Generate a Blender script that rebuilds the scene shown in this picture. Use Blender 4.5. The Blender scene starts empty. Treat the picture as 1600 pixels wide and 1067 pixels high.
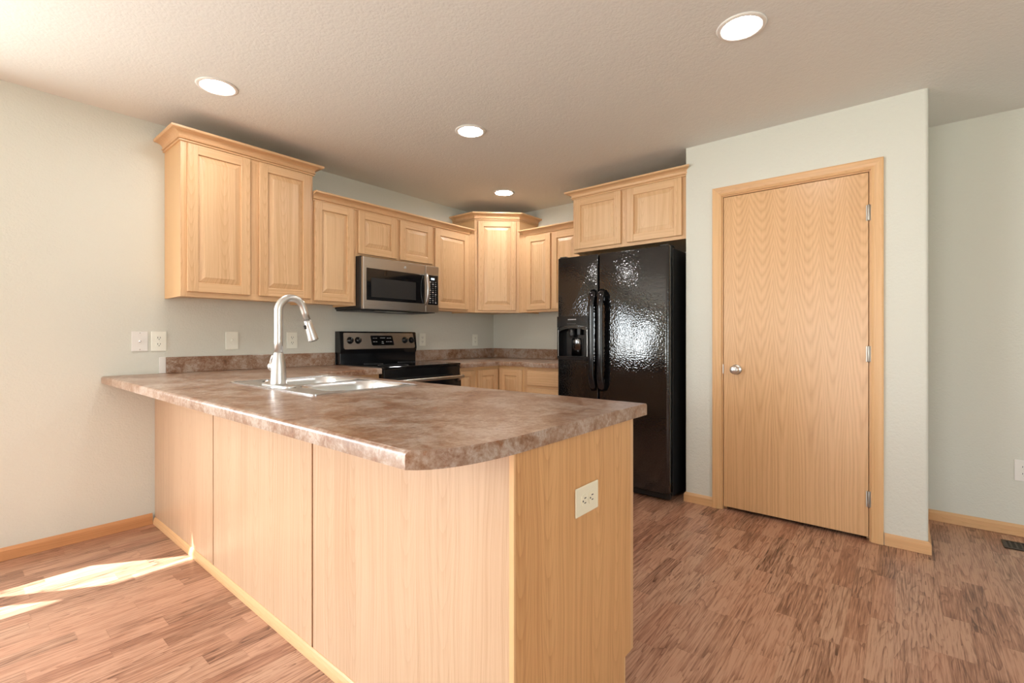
import bpy, bmesh, math, random
from mathutils import Vector, Matrix
R = math.radians
PI = math.pi
scene = bpy.context.scene
C = scene.collection
random.seed(4)

# ------------------------------------------------------------------ camera
cam_d = bpy.data.cameras.new('camera')
cam = bpy.data.objects.new('camera', cam_d); C.objects.link(cam)
FX = 742.4
cam_d.sensor_fit = 'HORIZONTAL'; cam_d.sensor_width = 36.0
cam_d.lens = FX / 1600 * 36.0
cam_d.shift_y = -7.5 / 1600
cam_d.clip_start = 0.02; cam_d.clip_end = 100
TH = 0.692
cam.location = (-3.9369, -3.5307, 1.1375)
fwd = Vector((math.cos(TH), math.sin(TH), 0))
cam.rotation_euler = fwd.to_track_quat('-Z', 'Y').to_euler()
scene.camera = cam

# ------------------------------------------------------------------ look, sky, sun, window daylight, added fill
vs = scene.view_settings
vs.view_transform = 'Standard'; vs.look = 'None'; vs.gamma = 1.0; vs.use_curve_mapping = False
vs.exposure = 0.03
W = bpy.data.worlds.new('sky'); scene.world = W; W.use_nodes = True
wn = W.node_tree; wn.nodes.clear()
wo = wn.nodes.new('ShaderNodeOutputWorld'); wb = wn.nodes.new('ShaderNodeBackground')
sky = wn.nodes.new('ShaderNodeTexSky'); sky.sky_type = 'NISHITA'; sky.sun_disc = False
sky.sun_elevation = R(49); sky.sun_rotation = R(-55)
wb.inputs['Strength'].default_value = 0.28
wn.links.new(sky.outputs[0], wb.inputs[0]); wn.links.new(wb.outputs[0], wo.inputs[0])

def sun_lamp():
    d = bpy.data.lights.new('sun', 'SUN'); d.energy = 23.0; d.angle = R(0.53); d.color = (1.0, .985, .97)
    o = bpy.data.objects.new('sun', d); C.objects.link(o)
    az = Vector((.821, -.571, 0)); el = math.atan(1.18)
    v = az * math.cos(el) + Vector((0, 0, -math.sin(el)))
    o.rotation_euler = v.to_track_quat('-Z', 'Y').to_euler(); o.location = (-6, 4, 6)
sun_lamp()

def window_light(name, loc, direction, sx, sz, energy, color):
    d = bpy.data.lights.new(name, 'AREA'); d.shape = 'RECTANGLE'; d.size = sx; d.size_y = sz
    d.energy = energy; d.color = color
    o = bpy.data.objects.new(name, d); C.objects.link(o); o.location = loc
    v = Vector(direction)
    o.rotation_euler = v.to_track_quat('-Z', 'Z').to_euler()
    return o
DAY = (.90, .96, 1.0)
window_light('daylight_kitchen_window', (-4.62, .10, 1.45), (0, -1, -.1), 1.0, 1.0, 60, DAY)
window_light('daylight_patio_door', (-6.1, .10, 1.05), (0, -1, -.5), 1.5, 1.9, 190, DAY)
window_light('daylight_dining_window', (-10.60, -2.5, 1.35), (1, 0, .15), 4.0, 1.8, 240, DAY)  # unseen window on the bright side, set far off to flatten the light
window_light('living_side_fill', (-4.0, -7.10, 1.4), (0, 1, .6), 2.2, 1.5, 66, DAY)  # added area lamp, tilted up to lift the ceiling and end panel

# ------------------------------------------------------------------ node helpers
class NT:
    def __init__(s, name):
        s.m = bpy.data.materials.new(name); s.m.use_nodes = True
        s.t = s.m.node_tree; s.b = s.t.nodes['Principled BSDF']; s.out = s.t.nodes['Material Output']
    def n(s, typ, **kw):
        x = s.t.nodes.new(typ)
        for k, v in kw.items(): setattr(x, k, v)
        return x
    def put(s, sock, v):
        if hasattr(v, 'is_output') or isinstance(v, bpy.types.NodeSocket): s.t.links.new(v, sock)
        else: sock.default_value = v
    def M(s, op, a, b=None, c=None):
        x = s.n('ShaderNodeMath', operation=op)
        s.put(x.inputs[0], a)
        if b is not None: s.put(x.inputs[1], b)
        if c is not None: s.put(x.inputs[2], c)
        return x.outputs[0]
    def xyz(s, a, b, c=0.0):
        x = s.n('ShaderNodeCombineXYZ')
        for i, v in enumerate((a, b, c)): s.put(x.inputs[i], v)
        return x.outputs[0]
    def coords(s):
        tc = s.n('ShaderNodeTexCoord'); sp = s.n('ShaderNodeSeparateXYZ')
        s.t.links.new(tc.outputs['Object'], sp.inputs[0])
        return tc.outputs['Object'], sp.outputs[0], sp.outputs[1], sp.outputs[2]
    def noise(s, vec, scale=1.0, detail=2.0, rough=.5, dist=0.0):
        x = s.n('ShaderNodeTexNoise'); s.put(x.inputs['Vector'], vec)
        x.inputs['Scale'].default_value = scale; x.inputs['Detail'].default_value = detail
        x.inputs['Roughness'].default_value = rough; x.inputs['Distortion'].default_value = dist
        return x.outputs['Fac']
    def ramp(s, fac, stops):
        x = s.n('ShaderNodeValToRGB'); s.put(x.inputs[0], fac)
        el = x.color_ramp.elements
        while len(el) < len(stops): el.new(.5)
        for e, (p, c) in zip(el, stops):
            e.position = p; e.color = (*c, 1) if len(c) == 3 else c
        return x.outputs[0]
    def mix(s, fac, a, b, blend='MIX'):
        x = s.n('ShaderNodeMix', data_type='RGBA', blend_type=blend)
        s.put(x.inputs[0], fac)
        for sock, v in ((x.inputs[6], a), (x.inputs[7], b)):
            s.put(sock, (*v, 1) if isinstance(v, tuple) and len(v) == 3 else v)
        return x.outputs[2]
    def bump(s, h, strength=.2, dist=.01):
        x = s.n('ShaderNodeBump'); s.put(x.inputs['Height'], h)
        x.inputs['Strength'].default_value = strength; x.inputs['Distance'].default_value = dist
        s.t.links.new(x.outputs[0], s.b.inputs['Normal'])
    def set(s, **kw):
        for k, v in kw.items():
            k = k.replace('_', ' ')
            s.put(s.b.inputs[k], (*v, 1) if isinstance(v, tuple) and len(v) == 3 else v)
    def rand(s): return s.n('ShaderNodeObjectInfo').outputs['Random']

def lin(r, g, b):
    f = lambda c: (c/255/12.92) if c/255 <= .04045 else ((c/255+.055)/1.055)**2.4
    return (f(r), f(g), f(b))

def plain(name, col, rough=.5, metal=0.0, spec=.5, coat=0.0):
    m = NT(name); m.set(Base_Color=col, Roughness=rough, Metallic=metal)
    m.b.inputs['Specular IOR Level'].default_value = spec
    m.b.inputs['Coat Weight'].default_value = coat
    o, x, y, z = m.coords()
    h = m.noise(o, 900, 1); m.bump(h, .02, .0005)
    return m.m

def oak(name, axis='z', light=lin(226, 186, 142), dark=lin(192, 144, 98), cath=.28, spacing=.19, curve=26., freq=12., rough=.36, fine=1.0, pores=.35, fixed=None):
    m = NT(name); o, x, y, z = m.coords()
    rnd = m.M('MULTIPLY', m.rand(), 7.3)
    if axis == 'z': al, ac = z, m.M('ADD', x, y)
    elif axis == 'x': al, ac = x, m.M('ADD', z, y)
    else: al, ac = y, m.M('ADD', z, x)
    al = m.M('ADD', al, rnd)
    ac = m.M('ADD', ac, m.M('MULTIPLY', rnd, .37) if fixed is None else fixed)
    warp = m.noise(m.xyz(m.M('MULTIPLY', ac, 5.), m.M('MULTIPLY', al, 1.1)), 1, 2)
    ac2 = m.M('ADD', ac, m.M('MULTIPLY', warp, .07))
    # arched plain sawn figure, one arch per veneer leaf
    d = m.M('PINGPONG', ac2, spacing/2)
    d = m.M('SUBTRACT', d, spacing*.17)
    f = m.M('SUBTRACT', al, m.M('MULTIPLY', m.M('MULTIPLY', d, d), curve/spacing*2.2))
    f = m.M('ADD', f, m.M('MULTIPLY', m.noise(m.xyz(m.M('MULTIPLY', ac, 30.), m.M('MULTIPLY', al, 6.)), 1, 2), .045))
    s = m.M('FRACT', m.M('MULTIPLY', f, freq))
    arch = m.M('POWER', s, 2.2)
    straight = m.noise(m.xyz(m.M('MULTIPLY', ac2, 95.), m.M('MULTIPLY', al, .9)), 1, 3, .6)
    pore = m.noise(m.xyz(m.M('MULTIPLY', ac, 480.), m.M('MULTIPLY', al, 9.)), 1, 2, .6)
    tone = m.noise(m.xyz(m.M('MULTIPLY', ac, 9.), m.M('MULTIPLY', al, .7)), 1, 2)
    g = m.M('MULTIPLY', arch, cath)
    g = m.M('ADD', g, m.M('MULTIPLY', m.M('SUBTRACT', straight, .42), 1.5*fine))
    g = m.M('ADD', g, m.M('MULTIPLY', m.M('SUBTRACT', pore, .5), pores))
    g = m.M('ADD', g, m.M('MULTIPLY', m.M('SUBTRACT', tone, .5), .7))
    g = m.M('ADD', g, m.M('MULTIPLY', m.M('SUBTRACT', m.rand(), .5), .22))
    g.node.use_clamp = True
    col = m.mix(g, light, dark)
    m.set(Base_Color=col, Roughness=rough)
    m.b.inputs['Specular IOR Level'].default_value = .45
    m.bump(m.M('SUBTRACT', 1.0, g), .05, .001)
    return m.m

OAK_V = oak('oak_upright')
OAK_H = oak('oak_level', 'x', cath=.15)
OAK_HY = oak('oak_level_y', 'y', cath=.15)
OAK_PANEL = oak('oak_panel', light=lin(228, 190, 147), dark=lin(198, 152, 106), cath=.26, spacing=.34, curve=24., freq=11., pores=.6, fine=1.15)
OAK_SIDE = oak('oak_cabinet_side', light=lin(228, 188, 138), dark=lin(214, 168, 116), cath=.0, fine=.5, pores=.2)
OAK_BACK = oak('oak_back_panel', light=lin(206, 174, 143), dark=lin(178, 140, 106), cath=.22, spacing=.42, curve=24., freq=10., fine=1.1, pores=.6)
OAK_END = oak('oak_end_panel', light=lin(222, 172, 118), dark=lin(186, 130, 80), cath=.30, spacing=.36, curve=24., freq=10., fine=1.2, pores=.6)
def flush_door_mat():
    m = NT('oak_flush_door'); o, x, y, z = m.coords()
    ac = m.M('ADD', y, .415); sp = .128
    wy = m.noise(m.xyz(m.M('MULTIPLY', ac, 4.), m.M('MULTIPLY', z, .9)), 1, 1)
    ac2 = m.M('ADD', ac, m.M('MULTIPLY', m.M('SUBTRACT', wy, .5), .05))
    d = m.M('SUBTRACT', m.M('PINGPONG', ac2, sp), sp*.5)
    h = m.M('MULTIPLY', m.M('POWER', m.M('MAXIMUM', m.M('SUBTRACT', z, .30), .001), 2.), 5.2)
    col_off = m.M('MULTIPLY', m.noise(m.xyz(m.M('MULTIPLY', ac, 7.), 3.), 1, 0), 5.)
    f = m.M('SUBTRACT', m.M('ADD', h, col_off), m.M('MULTIPLY', m.M('POWER', m.M('ABSOLUTE', d), 1.7), 330.))
    f = m.M('ADD', f, m.M('MULTIPLY', m.noise(m.xyz(m.M('MULTIPLY', ac, 60.), m.M('MULTIPLY', z, 9.)), 1, 2), .55))
    s = m.M('FRACT', f); arch = m.M('POWER', m.M('PINGPONG', m.M('MULTIPLY', s, 2.), 1.), 1.6)
    straight = m.noise(m.xyz(m.M('MULTIPLY', ac, 120.), m.M('MULTIPLY', z, .8)), 1, 3, .6)
    pore = m.noise(m.xyz(m.M('MULTIPLY', ac, 420.), m.M('MULTIPLY', z, 7.)), 1, 2, .6)
    g = m.M('MULTIPLY', arch, .38)
    g = m.M('ADD', g, m.M('MULTIPLY', m.M('SUBTRACT', straight, .38), .8))
    g = m.M('ADD', g, m.M('MULTIPLY', m.M('SUBTRACT', pore, .5), .3)); g.node.use_clamp = True
    m.set(Base_Color=m.mix(g, lin(224, 180, 132), lin(184, 134, 88)), Roughness=.3)
    m.bump(m.M('SUBTRACT', 1., g), .04, .001); return m.m
OAK_DOOR = flush_door_mat()
OAK_TRIM = oak('oak_casing', light=lin(224, 180, 130), dark=lin(190, 140, 92), cath=.1, fine=.8)
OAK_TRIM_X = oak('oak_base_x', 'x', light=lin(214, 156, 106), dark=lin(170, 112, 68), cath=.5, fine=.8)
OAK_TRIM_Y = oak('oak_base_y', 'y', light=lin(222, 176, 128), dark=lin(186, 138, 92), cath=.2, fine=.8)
OAK_SEAM = plain('oak_seam', lin(150, 94, 46), .5)

def paint(name, col, scale=150, strength=.25):
    m = NT(name); o, x, y, z = m.coords()
    n1 = m.noise(o, scale, 2, .5); n2 = m.noise(o, scale*.4, 1)
    h = m.M('ADD', m.M('SMOOTH_MIN', n1, .6, .2), m.M('MULTIPLY', n2, .6))
    m.set(Base_Color=col, Roughness=.75); m.b.inputs['Specular IOR Level'].default_value = .25
    m.bump(h, strength, .004); return m.m
WALL = paint('wall_paint', lin(218, 217, 206), 95, .5)
CEIL = paint('ceiling_texture', lin(229, 228, 223), 95, .4)

def floor_mat():
    m = NT('plank_floor'); o, x, y, z = m.coords()
    pw = .076
    row = m.M('FLOOR', m.M('DIVIDE', y, pw))
    def wnoise(vec, dims='3D'):
        n = m.n('ShaderNodeTexWhiteNoise', noise_dimensions=dims); m.put(n.inputs[0], vec); return n.outputs['Value']
    r1 = wnoise(m.xyz(row, 3.3, 0))
    xs = m.M('ADD', x, m.M('MULTIPLY', r1, 3.7))
    ln = m.M('ADD', .30, m.M('MULTIPLY', wnoise(m.xyz(row, 9.1, 2)), .22))
    seg = m.M('FLOOR', m.M('DIVIDE', xs, ln))
    tone = wnoise(m.xyz(row, seg, 5.0)); tone2 = wnoise(m.xyz(row, seg, 15.0))
    off = m.M('MULTIPLY', tone2, 40.)
    fy = m.M('FRACT', m.M('DIVIDE', y, pw)); fx = m.M('FRACT', m.M('DIVIDE', xs, ln))
    # swirling walnut figure
    u = m.M('ADD', m.M('MULTIPLY', x, 1.7), off); v = m.M('ADD', m.M('MULTIPLY', y, 17.), off)
    wv = m.noise(m.xyz(u, v), 1, 2, .5, .6)
    rings = m.M('FRACT', m.M('MULTIPLY', wv, 9.))
    rings = m.M('POWER', rings, 3.5)
    fine = m.noise(m.xyz(m.M('ADD', m.M('MULTIPLY', x, 6.), off), m.M('ADD', m.M('MULTIPLY', y, 170.), off)), 1, 3, .7)
    mid = m.noise(m.xyz(m.M('MULTIPLY', u, 1.2), m.M('MULTIPLY', v, 1.8)), 1, 3, .6)
    g = m.M('MULTIPLY', rings, .5)
    g = m.M('ADD', g, m.M('MULTIPLY', m.M('SUBTRACT', fine, .46), 2.7))
    g = m.M('ADD', g, m.M('MULTIPLY', m.M('SUBTRACT', mid, .45), .8))
    g = m.M('ADD', g, m.M('MULTIPLY', m.M('SUBTRACT', tone, .42), .55))
    g.node.use_clamp = True
    col = m.ramp(g, [(0, lin(198, 158, 132)), (.4, lin(160, 119, 96)), (.75, lin(118, 82, 64)), (1, lin(74, 49, 38))])
    hue = m.mix(m.M('MULTIPLY', tone2, .35), col, lin(190, 132, 104), 'MIX')
    edge = m.M('MAXIMUM', m.M('LESS_THAN', fy, .025), m.M('LESS_THAN', fx, .006))
    col = m.mix(m.M('MULTIPLY', edge, .18), hue, lin(110, 72, 52))
    m.set(Base_Color=col, Roughness=.3); m.b.inputs['Specular IOR Level'].default_value = .4
    m.bump(m.M('SUBTRACT', 1., g), .06, .001); return m.m
FLOOR = floor_mat()
LAWN = paint('lawn', lin(150, 160, 120), 20, .5)

def laminate():
    m = NT('stone_laminate'); o, x, y, z = m.coords()
    a = m.noise(o, 6, 5, .65, .6); b = m.noise(o, 28, 5, .7, .8); c = m.noise(o, 110, 3, .7)
    g = m.M('ADD', m.M('MULTIPLY', a, .6), m.M('ADD', m.M('MULTIPLY', b, .45), m.M('MULTIPLY', c, .25)))
    col = m.ramp(g, [(.38, lin(54, 30, 16)), (.48, lin(106, 68, 42)), (.57, lin(134, 95, 68)), (.65, lin(158, 129, 108)), (.75, lin(184, 166, 152)), (.88, lin(92, 56, 34))])
    sp = m.noise(o, 55, 3, .6, 1.0)
    rust = m.ramp(sp, [(.56, (0, 0, 0)), (.68, (1, 1, 1))])
    col = m.mix(m.M('MULTIPLY', rust, .55), col, lin(140, 84, 44))
    m.set(Base_Color=col, Roughness=.30); m.b.inputs['Specular IOR Level'].default_value = .7
    m.bump(c, .04, .0006); return m.m
LAM = laminate()

def steel(name, axis='x', col=(.56, .55, .53), rough=.3):
    m = NT(name); o, x, y, z = m.coords()
    if axis == 'x': v = m.xyz(m.M('MULTIPLY', x, 3.), m.M('MULTIPLY', y, 500.), m.M('MULTIPLY', z, 500.))
    elif axis == 'z': v = m.xyz(m.M('MULTIPLY', x, 500.), m.M('MULTIPLY', y, 500.), m.M('MULTIPLY', z, 3.))
    else: v = m.xyz(m.M('MULTIPLY', x, 500.), m.M('MULTIPLY', y, 3.), m.M('MULTIPLY', z, 500.))
    n = m.noise(v, 1, 2)
    m.set(Base_Color=col, Metallic=1.0, Roughness=m.M('ADD', rough-.06, m.M('MULTIPLY', n, .12)))
    m.bump(n, .04, .0005); return m.m
STEEL = steel('brushed_steel'); STEEL_SINK = steel('sink_steel', 'y', (.78, .79, .80), .24)
NICKEL = steel('brushed_nickel', 'z', (.72, .71, .69), .34)
HINGE = steel('hinge_steel', 'z', (.42, .40, .36), .4)
CHROME = plain('polished_steel', (.75, .75, .74), .12, 1.0)

def fridge_mat():
    m = NT('textured_black'); o, x, y, z = m.coords()
    n = m.noise(o, 95, 0, .5); h = m.ramp(n, [(.3, (0, 0, 0)), (.7, (1, 1, 1))])
    m.set(Base_Color=(.006, .006, .0065), Roughness=.07); m.b.inputs['Specular IOR Level'].default_value = .85
    m.bump(h, .30, .0010); return m.m
FR_TEX = fridge_mat()
BLACK = plain('gloss_black', (.008, .008, .009), .12, 0, .5)
BLACK_S = plain('satin_black', (.014, .014, .014), .35)
BLACK_M = plain('matte_black', (.012, .012, .012), .6)
GLASS_BLK = plain('black_glass', (.006, .006, .007), .05, 0, .6)
DKMETAL = plain('dark_gloss_metal', (.16, .16, .165), .16, 1.0)
GREY_MK = plain('pale_marking', (.6, .6, .6), .5)
GREY_DK = plain('grey_marking', (.16, .16, .16), .4)
PLASTIC = plain('ivory_plastic', lin(244, 243, 230), .35)
PLASTIC_W = plain('white_plastic', lin(236, 232, 226), .4)
PLASTIC_A = plain('almond_plastic', lin(240, 232, 206), .35)
SLOT = plain('dark_slot', (.03, .028, .025), .5)
BRONZE = plain('register_brown', (.035, .027, .02), .4, .4)
TRIM_W = plain('lamp_trim_white', lin(236, 232, 226), .4)
VINYL = plain('window_vinyl', lin(236, 236, 232), .4)
DARK = plain('pantry_shade', (.02, .016, .012), .8)  # near-black colour standing in for the unlit pantry interior

def emis(name, col, st):
    m = NT(name); m.set(Base_Color=(0, 0, 0), Emission_Color=col); m.b.inputs['Emission Strength'].default_value = st
    o, x, y, z = m.coords(); m.bump(m.noise(o, 300, 1), .01, .0005); return m.m
LAMP = emis('lamp_lens', (1, .985, .96), 98.0)
LCD = emis('display_digits', (.85, .95, 1), 1.3)

def glass_mat():
    m = NT('window_glass'); t = m.t
    tr = m.n('ShaderNodeBsdfTransparent'); gl = m.n('ShaderNodeBsdfGlossy'); gl.inputs['Roughness'].default_value = .02
    fr = m.n('ShaderNodeFresnel'); mx = m.n('ShaderNodeMixShader')
    ge = m.n('ShaderNodeNewGeometry'); fac = m.M('MULTIPLY', fr.outputs[0], m.M('SUBTRACT', 1.0, ge.outputs['Backfacing']))
    t.links.new(fac, mx.inputs[0]); t.links.new(tr.outputs[0], mx.inputs[1]); t.links.new(gl.outputs[0], mx.inputs[2])
    t.links.new(mx.outputs[0], m.out.inputs[0]); return m.m
GLASS = glass_mat()

# ------------------------------------------------------------------ mesh helpers
class MB:
    """collects shapes into one bmesh; every shape keeps a material slot"""
    def __init__(s): s.bm = bmesh.new(); s.mats = []
    def slot(s, m):
        if m not in s.mats: s.mats.append(m)
        return s.mats.index(m)
    def add(s, bm, m, M=None, smooth=False):
        i = s.slot(m)
        for f in bm.faces: f.material_index = i; f.smooth = smooth
        if M is not None:
            bm.transform(M)
            if M.determinant() < 0: bmesh.ops.reverse_faces(bm, faces=bm.faces[:])
        me = bpy.data.meshes.new('t'); bm.to_mesh(me); bm.free()
        s.bm.from_mesh(me); bpy.data.meshes.remove(me); return s
    def box(s, x0, x1, y0, y1, z0, z1, m, bev=0.0, seg=2, M=None):
        b = bmesh.new(); bmesh.ops.create_cube(b, size=1)
        for v in b.verts:
            v.co = Vector(((x0+x1)/2 + v.co.x*(x1-x0), (y0+y1)/2 + v.co.y*(y1-y0), (z0+z1)/2 + v.co.z*(z1-z0)))
        if bev: bmesh.ops.bevel(b, geom=b.edges[:], offset=bev, segments=seg, profile=.5, affect='EDGES')
        bmesh.ops.recalc_face_normals(b, faces=b.faces[:])
        return s.add(b, m, M, False)
    def prism(s, pts, z0, z1, m, M=None, bev=None, smooth=False):
        """polygon in xy extruded along z"""
        b = bmesh.new()
        f = b.faces.new([b.verts.new((p[0], p[1], z0)) for p in pts])
        r = bmesh.ops.extrude_face_region(b, geom=[f])
        for v in [e for e in r['geom'] if isinstance(e, bmesh.types.BMVert)]: v.co.z = z1
        bmesh.ops.recalc_face_normals(b, faces=b.faces[:])
        if bev:
            fn, off, seg = bev
            ed = [e for e in b.edges if fn(e.verts[0].co, e.verts[1].co)]
            bmesh.ops.bevel(b, geom=ed, offset=off, segments=seg, profile=.5, affect='EDGES')
        return s.add(b, m, M, smooth)
    def lathe(s, prof, m, M=None, n=32, smooth=True):
        b = bmesh.new(); rings = []
        for r, z in prof:
            if r < 1e-6: rings.append([b.verts.new((0, 0, z))])
            else: rings.append([b.verts.new((r*math.cos(2*PI*k/n), r*math.sin(2*PI*k/n), z)) for k in range(n)])
        for a, c in zip(rings, rings[1:]):
            for k in range(n):
                j = (k+1) % n
                if len(a) == 1 and len(c) == 1: continue
                if len(a) == 1: b.faces.new((a[0], c[k], c[j]))
                elif len(c) == 1: b.faces.new((a[k], a[j], c[0]))
                else: b.faces.new((a[k], a[j], c[j], c[k]))
        bmesh.ops.recalc_face_normals(b, faces=b.faces[:])
        return s.add(b, m, M, smooth)
    def tube(s, pts, rad, m, n=16, M=None, flat=None, smooth=True):
        """swept tube; rad a number or list; flat=(wx, wn) scales the two cross axes"""
        b = bmesh.new(); P = [Vector(p) for p in pts]; rings = []
        rs = rad if isinstance(rad, (list, tuple)) else [rad]*len(P)
        T = []
        for i in range(len(P)):
            a = P[max(i-1, 0)]; c = P[min(i+1, len(P)-1)]; T.append((c-a).normalized())
        up = Vector((0, 1, 0)) if abs(T[0].y) < .9 else Vector((1, 0, 0))
        for i in range(len(P)):
            u = (up - T[i]*up.dot(T[i])).normalized(); w = T[i].cross(u)
            fu, fw = flat if flat else (1, 1)
            rings.append([b.verts.new(P[i] + rs[i]*(u*fu*math.cos(2*PI*k/n) + w*fw*math.sin(2*PI*k/n))) for k in range(n)])
        for a, c in zip(rings, rings[1:]):
            for k in range(n): b.faces.new((a[k], a[(k+1) % n], c[(k+1) % n], c[k]))
        b.faces.new(rings[0]); b.faces.new(rings[-1])
        bmesh.ops.recalc_face_normals(b, faces=b.faces[:])
        return s.add(b, m, M, smooth)
    def sweep(s, path, prof, m, closed=False, mats=None):
        """moulding: prof=(outward, z) polygon swept along plan polyline; outward is to the right of travel"""
        b = bmesh.new(); n = len(path); P = [Vector((p[0], p[1], 0)) for p in path]; rings = []
        for i in range(n):
            ds = []
            if i > 0: ds.append((P[i]-P[i-1]).normalized())
            if i < n-1: ds.append((P[i+1]-P[i]).normalized())
            ns = [Vector((d.y, -d.x, 0)) for d in ds]
            nn = sum(ns, Vector()).normalized(); k = 1/max(.3, nn.dot(ns[0]))
            rings.append([b.verts.new(P[i] + nn*k*o + Vector((0, 0, z))) for o, z in prof])
        q = len(prof)
        for a, c in zip(rings, rings[1:]):
            for k in range(q): b.faces.new((a[k], a[(k+1) % q], c[(k+1) % q], c[k]))
        b.faces.new(rings[0]); b.faces.new(rings[-1])
        bmesh.ops.recalc_face_normals(b, faces=b.faces[:])
        return s.add(b, m)
    def obj(s, name, parent=None, kind=None, label=None):
        me = bpy.data.meshes.new(name); s.bm.normal_update(); s.bm.to_mesh(me); s.bm.free()
        for m in s.mats: me.materials.append(m)
        o = bpy.data.objects.new(name, me); C.objects.link(o)
        if parent: o.parent = parent
        if kind: o['kind'] = kind
        if label: o['label'] = label
        return o

def thing(name, label, cat, loc=(0, 0, 0), rz=0.0, group=None):
    o = bpy.data.objects.new(name, None); o.empty_display_size = .05; C.objects.link(o)
    o.location = loc; o.rotation_euler = (0, 0, rz); o['label'] = label; o['category'] = cat
    if group: o['group'] = group
    return o
def tag(o, label, cat, group=None):
    o['label'] = label; o['category'] = cat
    if group: o['group'] = group
    return o
def boolean(o, cutter):
    md = o.modifiers.new('cut', 'BOOLEAN'); md.object = cutter; md.operation = 'DIFFERENCE'; md.solver = 'EXACT'
    dg = bpy.context.evaluated_depsgraph_get(); me = bpy.data.meshes.new_from_object(o.evaluated_get(dg))
    o.modifiers.clear(); old = o.data; o.data = me; me.name = old.name; bpy.data.meshes.remove(old)
    cm = cutter.data; bpy.data.objects.remove(cutter); bpy.data.meshes.remove(cm)
def smooth_by_angle(o, ang=40):
    bm = bmesh.new(); bm.from_mesh(o.data)
    for f in bm.faces: f.smooth = True
    for e in bm.edges:
        if len(e.link_faces) == 2: e.smooth = e.calc_face_angle(0) < R(ang)
    bm.to_mesh(o.data); bm.free()

H = 2.44
# ------------------------------------------------------------------ room shell
XW, YR = -10.5, -7.0       # unseen far ends; dining window wall set back to even out the light
MB().box(XW, 0, YR, 0, -.1, 0, FLOOR).obj('floor', kind='structure')
MB().box(XW-.12, .12, YR-.12, .14, H, H+.12, CEIL).obj('ceiling', kind='structure')
# wall along the range, with a window and a patio door beyond the left edge of the photo
w = MB()
WX0, WX1, WZ0, WZ1 = -5.22, -4.02, .82, 2.08
PX0, PX1, PZ1 = -6.86, -5.34, 2.06
w.box(WX1, .12, 0, .12, 0, H, WALL); w.box(WX0, WX1, 0, .12, 0, WZ0, WALL); w.box(WX0, WX1, 0, .12, WZ1, H, WALL)
w.box(PX1, WX0, 0, .12, 0, H, WALL); w.box(PX0, PX1, 0, .12, PZ1, H, WALL); w.box(XW-.12, PX0, 0, .12, 0, H, WALL)
w.obj('wall_left', kind='structure')
MB().box(0, .12, YR-.12, 0, 0, H, WALL).obj('wall_back', kind='structure')
MB().box(XW-25, 25, YR-25, 25, -.6, -.45, LAWN).obj('ground', kind='structure')
w = MB()
DY0, DY1, DZ0, DZ1 = -4.5, -.5, .4, 2.25
w.box(XW-.12, XW, YR, DY0, 0, H, WALL); w.box(XW-.12, XW, DY1, 0, 0, H, WALL)
w.box(XW-.12, XW, DY0, DY1, 0, DZ0, WALL); w.box(XW-.12, XW, DY0, DY1, DZ1, H, WALL)
w.obj('wall_dining', kind='structure')
w = MB()
LX0, LX1, LZ0, LZ1 = -5.15, -2.85, .6, 2.15
w.box(XW-.12, LX0, YR-.12, YR, 0, H, WALL); w.box(LX1, 0, YR-.12, YR, 0, H, WALL)
w.box(LX0, LX1, YR-.12, YR, 0, LZ0, WALL); w.box(LX0, LX1, YR-.12, YR, LZ1, H, WALL)
w.obj('wall_right', kind='structure')
# roof overhang outside, shades the upper half of the kitchen window
MB().box(XW-.5, .5, .121, .49, 2.50, 2.60, VINYL).obj('trim_1', kind='structure')

def frame_rect(mb, axis, a0, a1, z0, z1, c, t, fw, m):
    """window frame ring: a along the wall, c centre across it"""
    def bx(p0, p1, q0, q1):
        if axis == 'x': mb.box(p0, p1, c-t, c+t, q0, q1, m, .002, 1)
        else: mb.box(c-t, c+t, p0, p1, q0, q1, m, .002, 1)
    bx(a0, a0+fw[0], z0, z1); bx(a1-fw[1], a1, z0, z1); bx(a0+fw[0], a1-fw[1], z0, z0+fw[2]); bx(a0+fw[0], a1-fw[1], z1-fw[3], z1)
def window(name, axis, a0, a1, z0, z1, c, panes, zlo, zhi):
    fm = MB()
    def bx(p0, p1, q0, q1, t=.01):
        if axis == 'x': fm.box(p0, p1, c-t, c+t, q0, q1, VINYL)
        else: fm.box(c-t, c+t, p0, p1, q0, q1, VINYL)
    bx(a0, a1, z0, zlo); bx(a0, a1, zhi, z1)
    edges = [a0] + [e for p in panes for e in p] + [a1]
    for k in range(0, len(edges), 2): bx(edges[k], edges[k+1], zlo, zhi)
    f = fm.obj(name, kind='structure')
    for p in panes:
        g = MB()
        if axis == 'x': g.box(p[0], p[1], c-.002, c+.002, zlo, zhi, GLASS)
        else: g.box(c-.002, c+.002, p[0], p[1], zlo, zhi, GLASS)
        g.obj('window_pane', f)
    return f
window('window_1', 'x', WX0, WX1, WZ0, WZ1, .05, [(-5.128, -4.686), (-4.552, -4.11)], .94, 2.0)
window('door_2', 'x', PX0, PX1, 0.0, PZ1, .05, [(-6.78, -6.14), (-6.06, -5.42)], .12, 1.96)
window('window_2', 'y', DY0, DY1, DZ0, DZ1, XW-.05, [(-4.43, -3.18), (-3.10, -1.90), (-1.82, -.57)], .47, 2.18)
window('window_3', 'x', LX0, LX1, LZ0, LZ1, YR-.05, [(-5.08, -4.04), (-3.96, -2.92)], .67, 2.08)

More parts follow.
